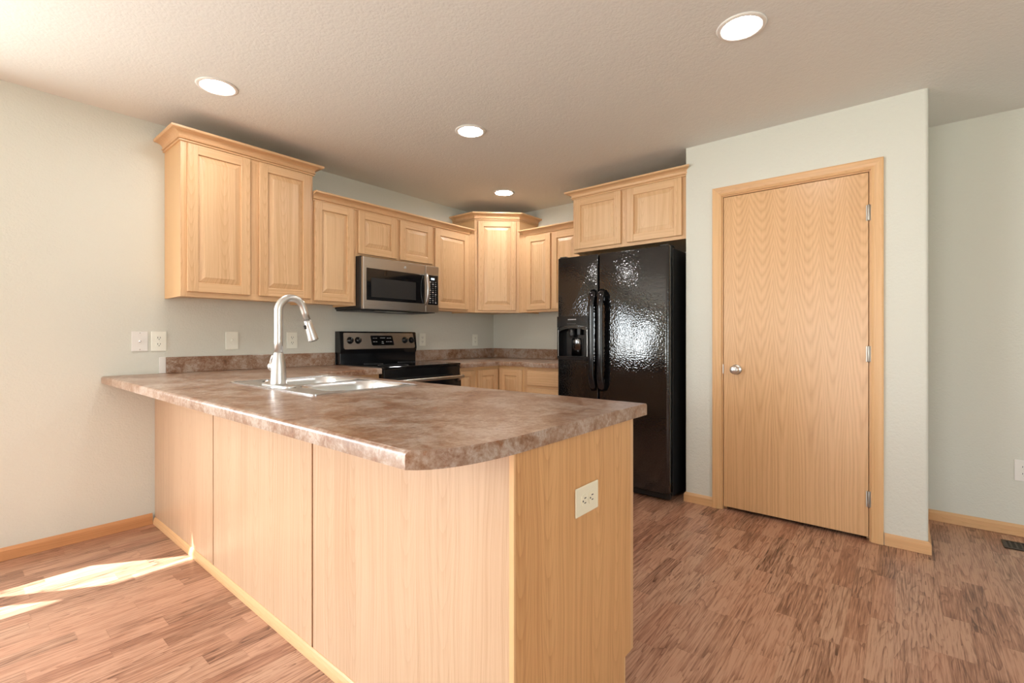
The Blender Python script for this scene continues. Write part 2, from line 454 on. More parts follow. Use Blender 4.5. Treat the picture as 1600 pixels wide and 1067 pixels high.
# pantry closet: front wall with a door opening, two side walls
PX = -.636; PYL, PYR = -2.36, -3.622
OY0, OY1, OZ = -2.588, -3.389, 2.075
def bull(x, y):
    """plan points of a rounded drywall corner at the free end"""
    r = .018
    return [(x+r-r*math.cos(t), y+r-r*math.sin(t)) for t in [k*PI/2/5 for k in range(6)]]
w = MB()
w.box(PX, PX+.11, OY0, PYL, 0, H, WALL)
w.prism([(PX+.11, OY1), (PX, OY1)] + bull(PX, PYR) + [(PX+.11, PYR)], 0, H, WALL)
w.box(PX, PX+.11, OY1, OY0, OZ, H, WALL)
w.obj('wall_pantry_front', kind='structure')
MB().box(PX+.11, -.0005, PYL-.11, PYL, 0, H, WALL).obj('wall_pantry_left', kind='structure')
MB().box(PX+.11, -.0005, PYR, PYR+.11, 0, H, WALL).obj('wall_pantry_right', kind='structure')

# pantry door
dr = thing('door_1', 'flush oak pantry door in an oak casing', 'door', (PX, -2.988, 0)); dr['kind'] = 'structure'
for k in ('label', 'category'): del dr[k]
dy0, dy1 = -2.606+2.988, -3.371+2.988        # slab edges, local
s = MB(); s.box(.003, .038, dy1, dy0, .022, 2.053, OAK_DOOR, .0015, 1); slab = s.obj('door_slab', dr)
j = MB()
j.box(.0, .11, dy0+.003, OY0+2.988, .001, 2.074, OAK_TRIM); j.box(.0, .11, OY1+2.988, dy1-.003, .001, 2.074, OAK_TRIM)
j.box(.0, .11, dy1-.003, dy0+.003, 2.056, 2.074, OAK_TRIM_Y)
j.box(.040, .052, dy0-.01, dy0+.003, .001, 2.056, OAK_TRIM); j.box(.040, .052, dy1-.003, dy1+.01, .001, 2.056, OAK_TRIM); j.box(.040, .052, dy1, dy0, 2.043, 2.056, OAK_TRIM_Y)
j.obj('door_jamb', dr)
def casing():
    prof = [(0, 0), (0, .009), (.006, .012), (.012, .011), (.018, .0135), (.032, .016), (.048, .017), (.056, .015), (.056, 0)]   # (across from opening, out)
    b = bmesh.new(); ly, ry = dy0+.011, dy1-.011; zt = 2.064
    path = [((ly, .001), (1, 0)), ((ly, zt), (1, 1)), ((ry, zt), (-1, 1)), ((ry, .001), (-1, 0))]
    rings = [[b.verts.new((-o, p[0]+d[0]*a, p[1]+d[1]*a)) for a, o in prof] for p, d in path]
    q = len(prof); mats = [0, 1, 0]
    fl = []
    for i, (a, c) in enumerate(zip(rings, rings[1:])):
        for k in range(q): fl.append((b.faces.new((a[k], a[(k+1) % q], c[(k+1) % q], c[k])), mats[i]))
    b.faces.new(rings[0]); b.faces.new(rings[-1])
    bmesh.ops.recalc_face_normals(b, faces=b.faces[:])
    mb = MB(); mb.slot(OAK_TRIM); mb.slot(OAK_TRIM_Y)
    mb.bm = b
    for f, k in fl: f.material_index = k
    return mb.obj('door_casing', dr)
casing()
for z in (1.827, 1.041, .234):
    h = MB(); h.lathe([(0, -.044), (.006, -.044), (.0065, -.042), (.0065, .042), (.006, .044), (0, .046)], HINGE, Matrix.Translation((-.006, dy1-.0015, z)), 12)
    h.box(-.0005, .0025, dy1+.001, dy1+.011, z-.043, z+.043, HINGE); h.box(-.0015, .0, dy1-.014, dy1-.004, z-.043, z+.043, HINGE)
    h.obj('hinge', dr)
kn = MB(); MK = Matrix.Translation((.003, -2.684+2.988, .925)) @ Matrix.Rotation(-PI/2, 4, 'Y')
kn.lathe([(0, .0), (.033, .0), (.033, .004), (.029, .009), (.014, .012), (.0115, .02), (.012, .03), (.02, .036), (.0265, .044), (.0275, .052), (.025, .060), (.018, .066), (0, .068)], NICKEL, MK, 28)
kn.obj('door_knob', dr)
MB().box(-.001, .002, dy0+.0005, dy0+.0045, .895, .955, NICKEL).obj('latch_plate', dr)
MB().box(PX+.06, PX+.065, OY1, OY0, 0.001, OZ-.001, DARK).obj('pantry_shade_sheet', kind='structure')  # dark sheet behind the slab, stands in for shade inside the pantry

# baseboards
BP = [(0, .001), (.0125, .001), (.0125, .050), (.009, .058), (.006, .062), (.003, .066), (0, .066)]
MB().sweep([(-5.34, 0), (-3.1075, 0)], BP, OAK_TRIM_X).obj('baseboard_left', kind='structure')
def base_run(name, path, m): MB().sweep(path, BP, m).obj(name, kind='structure')
base_run('baseboard_pantry_left', [(PX+.12, PYL), (PX, PYL), (PX, -2.539)], OAK_TRIM_Y)
base_run('baseboard_pantry_right', [(PX, -3.441), (PX, PYR), (-.014, PYR)], OAK_TRIM_Y)
base_run('baseboard_back', [(0, PYR), (0, YR)], OAK_TRIM_Y)

# ------------------------------------------------------------------ cabinet builders (local frame: wall at y=0, front towards -y)
def door_part(parent, x0, x1, z0, z1, yb, name='door', sw=.056, drawer=False):
    """raised-panel door: back face at y=yb, 20 mm thick"""
    t = .020; yf = yb - t; d = MB()
    d.box(x0, x0+sw, yf, yb, z0, z1, OAK_V, .0035, 2); d.box(x1-sw, x1, yf, yb, z0, z1, OAK_V, .0035, 2)
    d.box(x0+sw-.002, x1-sw+.002, yf+.0006, yb, z0+.0005, z0+sw, OAK_H, .003, 2); d.box(x0+sw-.002, x1-sw+.002, yf+.0006, yb, z1-sw, z1-.0005, OAK_H, .003, 2)
    o = d.obj(name, parent)
    b = bmesh.new(); a0, a1, c0, c1 = x0+sw-.003, x1-sw+.003, z0+sw-.003, z1-sw+.003
    rings = []
    for ins, y in ((0, yb-.002), (0, yf+.012), (.007, yf+.012), (.011, yf+.010), (.034, yf+.003), (.036, yf+.0015)):
        rings.append([b.verts.new(p) for p in ((a0+ins, y, c0+ins), (a1-ins, y, c0+ins), (a1-ins, y, c1-ins), (a0+ins, y, c1-ins))])
    for p, q in zip(rings, rings[1:]):
        for k in range(4): b.faces.new((p[k], p[(k+1) % 4], q[(k+1) % 4], q[k]))
    b.faces.new(rings[-1]); b.faces.new(rings[0])
    bmesh.ops.recalc_face_normals(b, faces=b.faces[:])
    MB().add(b, OAK_PANEL).obj('raised_panel', o)
    return o
def drawer_front(parent, x0, x1, z0, z1, yb):
    d = MB(); d.box(x0, x1, yb-.02, yb, z0, z1, OAK_H, .006, 3); d.box(x0+.018, x1-.018, yb-.0215, yb-.019, z0+.018, z1-.018, OAK_H, .001, 1)
    return d.obj('drawer_front', parent)
def face_frame(parent, w, yb, z0, z1, mids=(), st=.038, rl=.038, sl=None, sr=None, rails=()):
    f = MB(); y0 = yb - .019
    sl = st if sl is None else sl; sr = st if sr is None else sr
    f.box(0, sl, y0, yb, z0, z1, OAK_V); f.box(w-sr, w, y0, yb, z0, z1, OAK_V)
    for a, c in mids: f.box(a, c, y0, yb, z0+rl, z1-rl, OAK_V)
    f.box(sl, w-sr, y0, yb, z0, z0+rl, OAK_H); f.box(sl, w-sr, y0, yb, z1-rl, z1, OAK_H)
    for a, c in rails: f.box(sl, w-sr, y0, yb, a, c, OAK_H)
    return f.obj('face_frame', parent)
def crown_prof(z0, h, out, start=.0):
    P = [(0, z0), (start+.009, z0), (start+.011, z0+.04*h), (start+.011, z0+.10*h), (start+.005, z0+.13*h), (start+.005, z0+.17*h), (start+.015, z0+.20*h), (start+.017, z0+.25*h), (start+.015, z0+.30*h), (start+.009, z0+.33*h)]
    for k in range(7):
        t = k/6*PI/2
        P.append((start+.011 + (out-start-.016)*(1-math.cos(t)), z0+.37*h + (.78-.37)*h*math.sin(t)))
    P += [(out, z0+.84*h), (out, z0+h), (0, z0+h)]
    return P
def wall_cab(name, label, loc, rz, w, z0, z1, depth, doors, mids=(), group='oak wall cabinets', sl=None, sr=None):
    t = thing(name, label, 'cabinet', loc, rz, group)
    yb = -(depth-.019)
    b = MB()
    b.box(0, .016, yb, -.001, z0, z1, OAK_SIDE); b.box(w-.016, w, yb, -.001, z0, z1, OAK_SIDE)
    b.box(.016, w-.016, yb, -.001, z0+.014, z0+.03, OAK_SIDE); b.box(.016, w-.016, yb, -.001, z1-.016, z1, OAK_SIDE); b.box(.016, w-.016, -.008, -.001, z0+.03, z1-.016, OAK_SIDE)
    b.obj('body', t)
    face_frame(t, w, yb, z0, z1, mids, sl=sl, sr=sr)
    for x0, x1, a, c in doors: door_part(t, x0, x1, a, c, -depth-.0005)
    return t
def crown_part(t, path, z0, h, out, start):
    return MB().sweep(path, crown_prof(z0, h, out, start), OAK_H).obj('crown', t)

UB = 1.372; D = .305
# tall two-door cabinet at the left end
X0 = -3.045; wd = X0*-1 - 2.252
t = wall_cab('wall_cabinet', 'tall two-door oak wall cabinet at the left end, above the faucet', (X0, 0, 0), 0, wd, UB, 2.286, D,
             [(.029, .373, 1.401, 2.266), (.427, .772, 1.401, 2.266)], [(.345, .45)])
crown_part(t, [(0, -.001), (0, -D), (wd, -D), (wd, -.001)], 2.272, .068, .058, .0)
# single door cabinet between tall one and microwave
X0 = -2.2505; wd = 2.2505-1.9105
wall_cab('wall_cabinet', 'narrow single-door oak wall cabinet between the tall left cabinet and the microwave', (X0, 0, 0), 0, wd, UB, 2.134, D, [(.006, .314, 1.393, 2.098)])
# short cabinet over the microwave
X0 = -1.9095; wd = 1.9095-1.1485
wall_cab('wall_cabinet', 'short two-door oak wall cabinet directly above the microwave', (X0, 0, 0), 0, wd, 1.753, 2.134, D,
         [(.014, .368, 1.772, 2.098), (.402, .757-.008, 1.772, 2.098)], [(.355, .41)])
# single door right of the microwave
X0 = -1.1475; wd = 1.1475-.6115
wall_cab('wall_cabinet', 'single-door oak wall cabinet between the microwave and the corner cabinet', (X0, 0, 0), 0, wd, UB, 2.134, D, [(.020, .437, 1.393, 2.098)], sr=.088)
# one crown over the three
cr = MB().sweep([(-2.2505, -D), (-.705, -D), (-.705, -.001)], crown_prof(2.1, .065, .052, .0), OAK_H).obj('crown_molding')
tag(cr, 'long oak crown molding above the microwave, running over three wall cabinets', 'molding')
# diagonal corner cabinet
cc = thing('corner_cabinet', 'tall diagonal oak corner wall cabinet with one door', 'cabinet', (0, 0, 0), 0, 'oak wall cabinets')
g = .001; L = .61
pl = [(-g, -g), (-L, -g), (-L, -D+.01), (-D+.01, -L), (-g, -L)]
b = MB(); b.prism(pl, UB+.012, 2.286, OAK_SIDE); b.obj('body', cc)
dl = math.hypot(L-D, L-D)
MD = Matrix.Translation((-L, -D, 0)) @ Matrix.Rotation(-PI/4, 4, 'Z')     # local x along the diagonal face, -y outward
f = MB(); f.box(0, .03, -.0, .018, UB, 2.286, OAK_V); f.box(dl-.03, dl, 0, .018, UB, 2.286, OAK_V); f.box(.03, dl-.03, 0, .018, UB, UB+.038, OAK_H); f.box(.03, dl-.03, 0, .018, 2.248, 2.286, OAK_H)
ff = f.obj('face_frame', cc); ff.matrix_local = MD
dd = door_part(cc, .030, dl-.030, 1.393, 2.262, -.0005); dd.matrix_local = MD
MB().sweep([(-L, -.001), (-L, -D), (-D, -L), (-.001, -L)], crown_prof(2.270, .070, .058, .0), OAK_H).obj('crown', cc)
# two-door wall cabinet on the back wall, running behind the refrigerator cabinet
RB = -PI/2
Y0 = -.6115; wd = 1.425-.6115
wall_cab('wall_cabinet', 'two-door oak wall cabinet on the back wall, partly hidden by the cabinet over the refrigerator', (0, Y0, 0), RB, wd, UB, 2.134, D,
         [(.1, .383, 1.393, 2.098), (.400, .70, 1.393, 2.098)], [(.37, .412)], sl=.12)
cr = MB().sweep([(-.001, -.685), (-D, -.685), (-D, -1.427)], crown_prof(2.1, .065, .052, .0), OAK_HY).obj('crown_molding')
tag(cr, 'short oak crown molding on the back wall between corner cabinet and refrigerator cabinet', 'molding')
# deep cabinet above the refrigerator
Y0 = -1.43; wd = 2.358-1.43; DF = .612
t = wall_cab('wall_cabinet', 'deep two-door oak cabinet directly above the black refrigerator', (0, Y0, 0), RB, wd, 1.822, 2.28, DF,
             [(.022, .432, 1.846, 2.252), (.482, .896, 1.846, 2.252)], [(.41, .50)])
crown_part(t, [(0, -.001), (0, -DF), (wd, -DF)], 2.256, .062, .056, .0)
# outer return of that crown past the pantry corner
def crown_end():
    prof = crown_prof(2.256, .062, .056, 0)
    b = bmesh.new(); vs0 = [b.verts.new((wd, -DF-o, z)) for o, z in prof]; k = -PX - DF + .0015
    vs1 = [b.verts.new((wd+max(0, o*.62), -DF-max(o, k), z)) for o, z in prof]
    q = len(prof)
    for i in range(q): b.faces.new((vs0[i], vs0[(i+1) % q], vs1[(i+1) % q], vs1[i]))
    b.faces.new(vs0); b.faces.new(vs1); bmesh.ops.recalc_face_normals(b, faces=b.faces[:])
    MB().add(b, OAK_H).obj('crown', t)
crown_end()

# ------------------------------------------------------------------ base cabinets
def base_cab(label, loc, rz, w, build, mids=(), rails=(), sl=None, sr=None):
    t = thing('base_cabinet', label, 'cabinet', loc, rz, 'oak base cabinets')
    yb = -.591; b = MB()
    b.box(0, .016, yb, -.001, .1, .870, OAK_SIDE); b.box(w-.016, w, yb, -.001, .1, .870, OAK_SIDE)
    b.box(.016, w-.016, yb, -.001, .1, .116, OAK_SIDE); b.box(.016, w-.016, -.008, -.001, .116, .870, OAK_SIDE); b.box(.016, w-.016, yb, yb+.004, .116, .870, OAK_SIDE)
    b.obj('body', t)
    MB().box(0, w, -.535, -.52, .001, .1, OAK_H).obj('toe_kick', t)
    face_frame(t, w, yb, .1, .870, mids, sl=sl, sr=sr, rails=rails)
    build(t); return t
base_cab('oak base cabinet with a drawer in the corner left of the range', (-2.468, 0, 0), 0, 2.468-1.9145,
         lambda t: (drawer_front(t, .26, .53, .71, .842, -.6105), door_part(t, .26, .53, .125, .69, -.6105)), sl=.28, rails=((.69, .71),))
base_cab('narrow oak base cabinet directly right of the range', (-1.1395, 0, 0), 0, 1.1395-.9155,
         lambda t: door_part(t, .022, .19, .125, .842, -.6105, sw=.045))
base_cab('oak base cabinet with a drawer beside the refrigerator', (0, -.9155, 0), RB, 1.376-.9155,
         lambda t: (drawer_front(t, .042, .435, .712, .842, -.6105), door_part(t, .042, .435, .125, .69, -.6105)), rails=((.69, .712),))
cb = thing('corner_base_cabinet', 'oak corner base cabinet with two doors meeting at the inner corner', 'cabinet', (0, 0, 0), 0, 'oak base cabinets')
MB().prism([(-.001, -.001), (-.9145, -.001), (-.9145, -.61), (-.61, -.61), (-.61, -.9145), (-.001, -.9145)], .1, .87, OAK_SIDE).obj('body', cb)
MB().prism([(-.001, -.001), (-.9145, -.001), (-.9145, -.53), (-.53, -.53), (-.53, -.9145), (-.001, -.9145)], .001, .1, OAK_H).obj('toe_kick', cb)
o = door_part(cb, -.9, -.637, .125, .842, -.6105)
o = door_part(cb, .637, .9, .125, .842, -.6105); o.matrix_local = Matrix.Rotation(RB, 4, 'Z')

# ------------------------------------------------------------------ peninsula
pn = thing('kitchen_peninsula', 'long oak peninsula cabinet with plain panelled back under the brown countertop', 'peninsula', (-3.095, 0, 0))
def PX_(x): return x + 3.095
b = MB()
b.box(.006, .018, -2.83, -.001, .0, .870, OAK_SEAM); b.box(.018, .58, -2.83, -2.815, .0, .870, OAK_SIDE)
b.box(.018, .55, -2.815, -.001, .1, .116, OAK_SIDE); b.box(.545, .56, -2.815, -.615, .001, .1, OAK_SIDE)
b.obj('body', pn)
f = MB()
f.box(.597, .616, -2.840, -.62, .115, .870, OAK_V); f.obj('face_frame', pn)
for k in range(4):
    o = door_part(pn, .64+k*.552, .64+k*.552+.525, .135, .845, 0, sw=.05); o.matrix_local = Matrix.Translation((.6165, 0, 0)) @ Matrix.Rotation(PI/2, 4, 'Z') @ Matrix.Translation((-3.46, 0, 0))
seams = [-.002, -.967, -1.917, -2.826]
for k in range(3):
    MB().box(0, .0055, seams[k+1]+(.005 if k < 2 else .0), seams[k]-(.005 if k else 0), .0, .870, OAK_BACK, .0008, 1).obj('back_panel', pn)
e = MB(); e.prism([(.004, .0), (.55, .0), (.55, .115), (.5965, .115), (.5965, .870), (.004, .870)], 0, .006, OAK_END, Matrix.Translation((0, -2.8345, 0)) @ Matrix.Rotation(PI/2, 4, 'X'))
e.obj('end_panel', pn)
MB().box(-.003, .004, -2.8415, -2.826, .0, .870, OAK_TRIM, .0015, 2).obj('corner_trim', pn)
MB().sweep([(0, -.013), (0, -2.826)], [(0, .001), (.012, .001), (.0118, .012), (.010, .024), (.006, .036), (.002, .042), (0, .042)], OAK_TRIM_Y).obj('base_trim', pn)

# ------------------------------------------------------------------ countertops
def near(a, b, e=.003): return abs(a-b) < e
ct = thing('countertop', 'brown mottled stone-look countertop on the peninsula, turning to the range', 'countertop', (-3.0, -1.0, .872))
OX, IX, EY = -3.346, -2.402, -2.854
curve = []
p0, p1, p2 = Vector((OX, -2.765)), Vector((-3.30, -2.845)), Vector((-3.10, EY))
for k in range(9):
    tt = k/8; curve.append(tuple(p0*(1-tt)**2 + p1*2*tt*(1-tt) + p2*tt*tt))
poly = [(OX, -.002)] + curve + [(IX, EY), (IX, -.648), (-1.9145, -.648), (-1.9145, -.002)]
def roll(a, c):
    if not (near(a.z, c.z) and a.z > .9): return False
    return (near(a.x, OX) and near(c.x, OX)) or (near(a.x, IX) and near(c.x, IX)) or (near(a.y, -.648) and near(c.y, -.648))
T0 = Matrix.Translation((3.0, 1.0, -.872))
slab = MB().prism(poly, .8725, .912, LAM, None, (roll, .012, 5)).obj('worktop', ct)
cut = MB().box(-3.012, -2.527, -1.776, -1.014, .8, 1.0, LAM).obj('cutter')
slab.data.transform(T0); bpy.context.view_layer.update(); boolean(slab, cut); smooth_by_angle(slab, 35)
bs = MB().box(-3.04, -1.9145, -.021, -.002, .912, 1.011, LAM, .003, 2); bs = bs.obj('backsplash', ct); bs.data.transform(T0)
ec = MB().box(-3.074, -3.0405, -.010, -.001, .9125, 1.012, PLASTIC_W, .001, 1).obj('end_cap', ct, label='white end strip at the left end of the backsplash'); ec.data.transform(T0)
c2 = thing('countertop', 'brown stone-look corner countertop between the range and the refrigerator', 'countertop', (-.3, -.3, .872))
T1 = Matrix.Translation((.3, .3, -.872))
poly = [(-1.1395, -.002), (-1.1395, -.648), (-.648, -.648), (-.648, -1.376), (-.002, -1.376), (-.002, -.002)]
def roll2(a, c):
    if not (near(a.z, c.z) and a.z > .9): return False
    return (near(a.x, -.648) and near(c.x, -.648)) or (near(a.y, -.648) and near(c.y, -.648))
o = MB().prism(poly, .8725, .912, LAM, None, (roll2, .012, 4)).obj('worktop', c2); o.data.transform(T1); smooth_by_angle(o, 35)
o = MB().box(-1.1395, -.002, -.021, -.002, .912, 1.011, LAM, .003, 2).obj('backsplash', c2); o.data.transform(T1)
o = MB().box(-.021, -.002, -1.376, -.0215, .912, 1.011, LAM, .003, 2).obj('backsplash', c2); o.data.transform(T1)

# ------------------------------------------------------------------ sink (drop-in, two bowls)
sk = thing('kitchen_sink', 'stainless steel double-bowl sink set into the peninsula countertop', 'sink', (-2.775, -1.395, .9125))
def rrect(cx, cy, hx, hy, r, n=6):
    out = []
    for (sx, sy, a0) in ((1, 1, 0), (-1, 1, 90), (-1, -1, 180), (1, -1, 270)):
        for k in range(n+1):
            a = R(a0 + 90*k/n); out.append((cx+sx*(hx-r)+r*math.cos(a), cy+sy*(hy-r)+r*math.sin(a)))
    return out
rim = MB().prism(rrect(0, 0, .255, .400, .02), .0, .004, STEEL_SINK).obj('rim', sk)
bowls = [(.045, .195, .195, .175), (.045, -.195, .195, .175)]
for cx, cy, hx, hy in bowls:
    c = MB().prism(rrect(cx, cy, hx, hy, .09), -.05, .05, STEEL_SINK).obj('cutter'); c.location = sk.location
    bpy.context.view_layer.update(); boolean(rim, c)
rb = MB(); rb.box(-.2552, -.249, -.4, .4, .0042, .0062, STEEL_SINK, .0008, 1); rb.box(.249, .2552, -.4, .4, .0042, .0062, STEEL_SINK, .0008, 1)
rb.box(-.249, .249, -.4002, -.394, .0042, .0062, STEEL_SINK, .0008, 1); rb.box(-.249, .249, .394, .4002, .0042, .0062, STEEL_SINK, .0008, 1)
rb.obj('raised_edge', sk)
for cx, cy, hx, hy in bowls:
    bmx = bmesh.new(); rings = []
    for ins, z, rr in ((-.001, .0042, .09), (.003, -.002, .09), (.008, -.02, .088), (.016, -.12, .085), (.024, -.155, .08), (.05, -.172, .07), (.09, -.176, .05), (.13, -.178, .035)):
        rings.append([bmx.verts.new((x, y, z)) for x, y in rrect(cx, cy, hx-ins, hy-ins, rr)])
    q = len(rings[0])
    for a, c in zip(rings, rings[1:]):
        for k in range(q): bmx.faces.new((a[k], a[(k+1) % q], c[(k+1) % q], c[k]))
    bmx.faces.new(rings[-1]); bmesh.ops.recalc_face_normals(bmx, faces=bmx.faces[:])
    for f in bmx.faces: f.normal_flip()
    bo = MB().add(bmx, STEEL_SINK, None, True).obj('bowl', sk)
    dn = MB().lathe([(0, -.176), (.02, -.176), (.042, -.1755), (.045, -.1765)], CHROME, Matrix.Translation((cx, cy, 0)), 24); dn.obj('drain', bo)

# ------------------------------------------------------------------ faucet
fc = thing('kitchen_faucet', 'tall brushed nickel gooseneck faucet with pull-down spray head at the sink', 'faucet', (-2.962, -1.36, .917))
p = MB(); p.prism(rrect(0, 0, .029, .128, .028), 0, .006, NICKEL, None, (lambda a, c: near(a.z, .006, .0005) and near(c.z, .006, .0005), .003, 3)); p.obj('deck_plate', fc)
p = MB(); p.lathe([(0, .006), (.034, .006), (.0345, .012), (.033, .03), (.031, .07), (.028, .105), (.0235, .125), (.0205, .143), (.0195, .147), (.0185, .149), (0, .149)], NICKEL); p.obj('faucet_body', fc)
arc = [(0, 0, .149), (0, 0, .2), (0, 0, .26), (0, 0, .338)]
rr = .0585
for k in range(1, 19):
    a = PI - k*(PI*.925)/18
    arc.append((rr + rr*math.cos(a), 0, .338 + rr*math.sin(a)*1.02))
a = arc[-1]; v = Vector(arc[-1]) - Vector(arc[-2]); v.normalize()
for s_ in (.02, .055): arc.append(tuple(Vector(a) + v*s_))
NECK_END = Vector(arc[-1])
p = MB(); p.tube(arc, [.0185]*4 + [.0182 - .003*k/18 for k in range(20)], NICKEL, 20); p.obj('gooseneck_spout', fc)
p = MB(); q0 = NECK_END
p.tube([q0 + v*s_ for s_ in (.0, .003, .0035, .02, .06, .095, .1, .101)], [.0152, .0152, .0158, .0166, .0205, .0245, .0245, .0225], NICKEL, 20)
p.tube([q0 + v*s_ for s_ in (.1005, .104)], [.019, .018], BLACK_S, 18)
sh = p.obj('spray_head', fc)
MB().tube([q0 + v*.001, q0 + v*.0032], [.0162, .0162], BLACK_S, 18).obj('joint_ring', sh)
bt = MB(); nb = Vector((-v.z, 0, v.x)); nb = nb if nb.x < 0 else -nb
cb_ = q0 + v*.03 + nb*.0175; bt.box(-.004, .004, -.007, .007, -.009, .009, BLACK_S, .002, 2, Matrix.Translation(cb_) @ v.to_track_quat('Z', 'Y').to_matrix().to_4x4()); bt.obj('spray_button', sh)
h = MB(); MH = Matrix.Translation((0, .022, .085)) @ Matrix.Rotation(-PI/2, 4, 'X')
h.lathe([(0, 0), (.021, 0), (.021, .018), (.02, .026), (.017, .028), (.017, .03), (.021, .032), (.0215, .042), (.018, .049), (0, .051)], NICKEL, MH, 24)
h.tube([(.0, .066, .088), (-.002, .062, .106), (-.004, .050, .122), (-.006, .036, .136)], [.012, .0105, .009, .008], NICKEL, 12)
h.obj('lever_handle', fc)

# ------------------------------------------------------------------ electric range
RG = thing('electric_range', 'black and stainless electric range with glass cooktop on the left wall', 'range', (-1.9085, 0, 0))
RW = .762
b = MB(); b.box(.003, RW-.003, -.62, -.03, .03, .905, BLACK_S)
for x in (.05, RW-.05):
    for y in (-.56, -.08): b.lathe([(0, 0), (.018, 0), (.016, .03), (0, .03)], BLACK_M, Matrix.Translation((x, y, 0)), 12)
b.obj('body', RG)
b = MB(); b.box(.0, RW, -.66, -.075, .902, .919, GLASS_BLK, .005, 3); top = b.obj('cooktop', RG)
for x, y, r in ((.2, -.5, .115), (.56, -.5, .09), (.2, -.24, .075), (.56, -.24, .10)):
    b = MB(); b.lathe([(r-.0025, .9191), (r-.0025, .9196), (r, .9196), (r, .9191)], GREY_DK, Matrix.Translation((x, y, 0)), 40)
    b.obj('burner_ring', top)
# backguard: black lower part and a leaning stainless control panel
b = MB(); b.box(.004, RW-.004, -.075, -.004, .9, 1.03, BLACK, .004, 2)
prof = [(-.004, 1.0), (-.078, 1.0), (-.088, 1.035), (-.072, 1.172), (-.062, 1.180), (-.004, 1.180)]
b.prism([(y, z) for y, z in prof], .002, RW-.002, BLACK, Matrix(((0, 0, 1, 0), (1, 0, 0, 0), (0, 1, 0, 0), (0, 0, 0, 1))), None)
bg = b.obj('backguard', RG)
# control panel plane: from (y,z)=(-.088,1.035) to (-.072,1.172)
dirv = Vector((0, .016, .137)).normalized(); nrm = Vector((0, -dirv.z, dirv.y))
MP = Matrix(((1, 0, 0, 0), (0, dirv.y, nrm.y, -.088), (0, dirv.z, nrm.z, 1.035), (0, 0, 0, 1)))     # local: x, up the panel, outward
HH = .138
out_pts = [(.028, .014), (.034, .005), (.045, .001), (RW-.038, .001), (RW-.027, .005), (RW-.021, .014), (RW-.036, HH-.012), (RW-.04, HH-.004), (.036, HH-.004), (.032, HH-.012)]
cp = MB().prism(out_pts, .0002, .003, STEEL, MP).obj('control_panel', RG)
scr = MB().prism([(.288, .036), (.302, .028), (.508, .028), (.512, .034), (.498, .104), (.49, .112), (.282, .112), (.278, .104)], .003, .0045, GLASS_BLK, MP)
dg = scr
for x, zc, ww in ((.30, .09, .018), (.325, .09, .016), (.30, .06, .018), (.325, .06, .016), (.372, .092, .05), (.385, .06, .018), (.385, .046, .022), (.44, .09, .018), (.465, .09, .018), (.43, .06, .012), (.448, .06, .012), (.466, .06, .012), (.48, .06, .010)):
    dg.box(x, x+ww, zc-.002, zc+.002, .0045, .0049, GREY_MK, M=MP)
scr.obj('display', cp)
for x in (.086, .158, .628, .702):
    k = MB(); MKn = MP @ Matrix.Translation((x, .072, .003))
    k.lathe([(0, 0), (.0285, 0), (.0285, .003), (.025, .006), (.0225, .020), (.020, .023), (0, .023)], BLACK, MKn, 28)
    k.box(-.004, .004, -.022, .022, .0225, .030, BLACK, .002, 2, M=MKn); k.box(-.001, .001, .006, .021, .0300, .0305, GREY_MK, M=MKn)
    k.obj('control_knob', cp)
mk = MB()
for i in range(9): mk.box(.376+i*.0058, .376+i*.0058+.004, .013, .0175, .003, .0034, GREY_DK, M=MP)
mk.obj('brand_mark', cp)
b = MB(); b.box(.004, RW-.004, -.655, -.62, .80, .9, BLACK, .004, 2); b.obj('front_strip', RG)
b = MB(); b.box(.006, RW-.006, -.668, -.621, .26, .795, STEEL, .005, 2); b.box(.006, RW-.006, -.672, -.668, .66, .795, BLACK, .002, 1); b.box(.12, RW-.12, -.671, -.667, .36, .62, GLASS_BLK, .002, 1)
od = b.obj('oven_door', RG)
b = MB(); b.tube([(.03, -.722, .812), (.06, -.726, .812), (.38, -.730, .812), (RW-.06, -.726, .812), (RW-.03, -.722, .812)], .013, STEEL, 14)
for x in (.05, RW-.05): b.tube([(x, -.668, .772), (x, -.70, .79), (x, -.722, .808)], .010, STEEL, 10)
b.obj('door_handle', od)
b = MB(); b.box(.006, RW-.006, -.665, -.621, .05, .25, STEEL, .005, 2); b.obj('storage_drawer', RG)

# ------------------------------------------------------------------ over-the-range microwave
MW = thing('microwave_oven', 'stainless and black over-the-range microwave under the short cabinet', 'microwave', (-1.9075, 0, 1.343))
MWW = .758; MH_ = .408
b = MB(); b.box(.0, MWW, -.36, -.001, .012, MH_, BLACK_S, .003, 1); b.box(.01, MWW-.01, -.35, -.005, .0, .012, BLACK_M)
b.box(.04, .30, -.30, -.08, -.003, .001, BLACK_S, .001, 1); b.box(.46, .72, -.30, -.08, -.003, .001, BLACK_S, .001, 1)
for k in range(9):
    b.box(.05, .29, -.28+k*.022, -.274+k*.022, -.005, -.003, GREY_DK); b.box(.47, .71, -.28+k*.022, -.274+k*.022, -.005, -.003, GREY_DK)
b.obj('body', MW)
MB().box(.15, .47, -.355, -.20, -.004, .0, BLACK, .001, 1).obj('underside_lamp_cover', MW)
d = MB(); DXR = .604
d.box(.004, DXR, -.395, -.361, .005, .400, STEEL, .004, 3); door = d.obj('microwave_door', MW)
gw = MB(); gw.box(.032, .592, -.3975, -.3945, .073, .317, GLASS_BLK, .001, 1); gl_ = gw.obj('door_glass', door)
gw = MB(); gw.box(.072, .50, -.3984, -.3974, .098, .245, BLACK_M, .0003, 1); gw.obj('inner_window', gl_)
hp = []; 
for k in range(13):
    tt = k/12; hp.append((.604-.004*math.sin(PI*tt), -.405-.034*math.sin(PI*tt)**.6, .066+.262*tt))
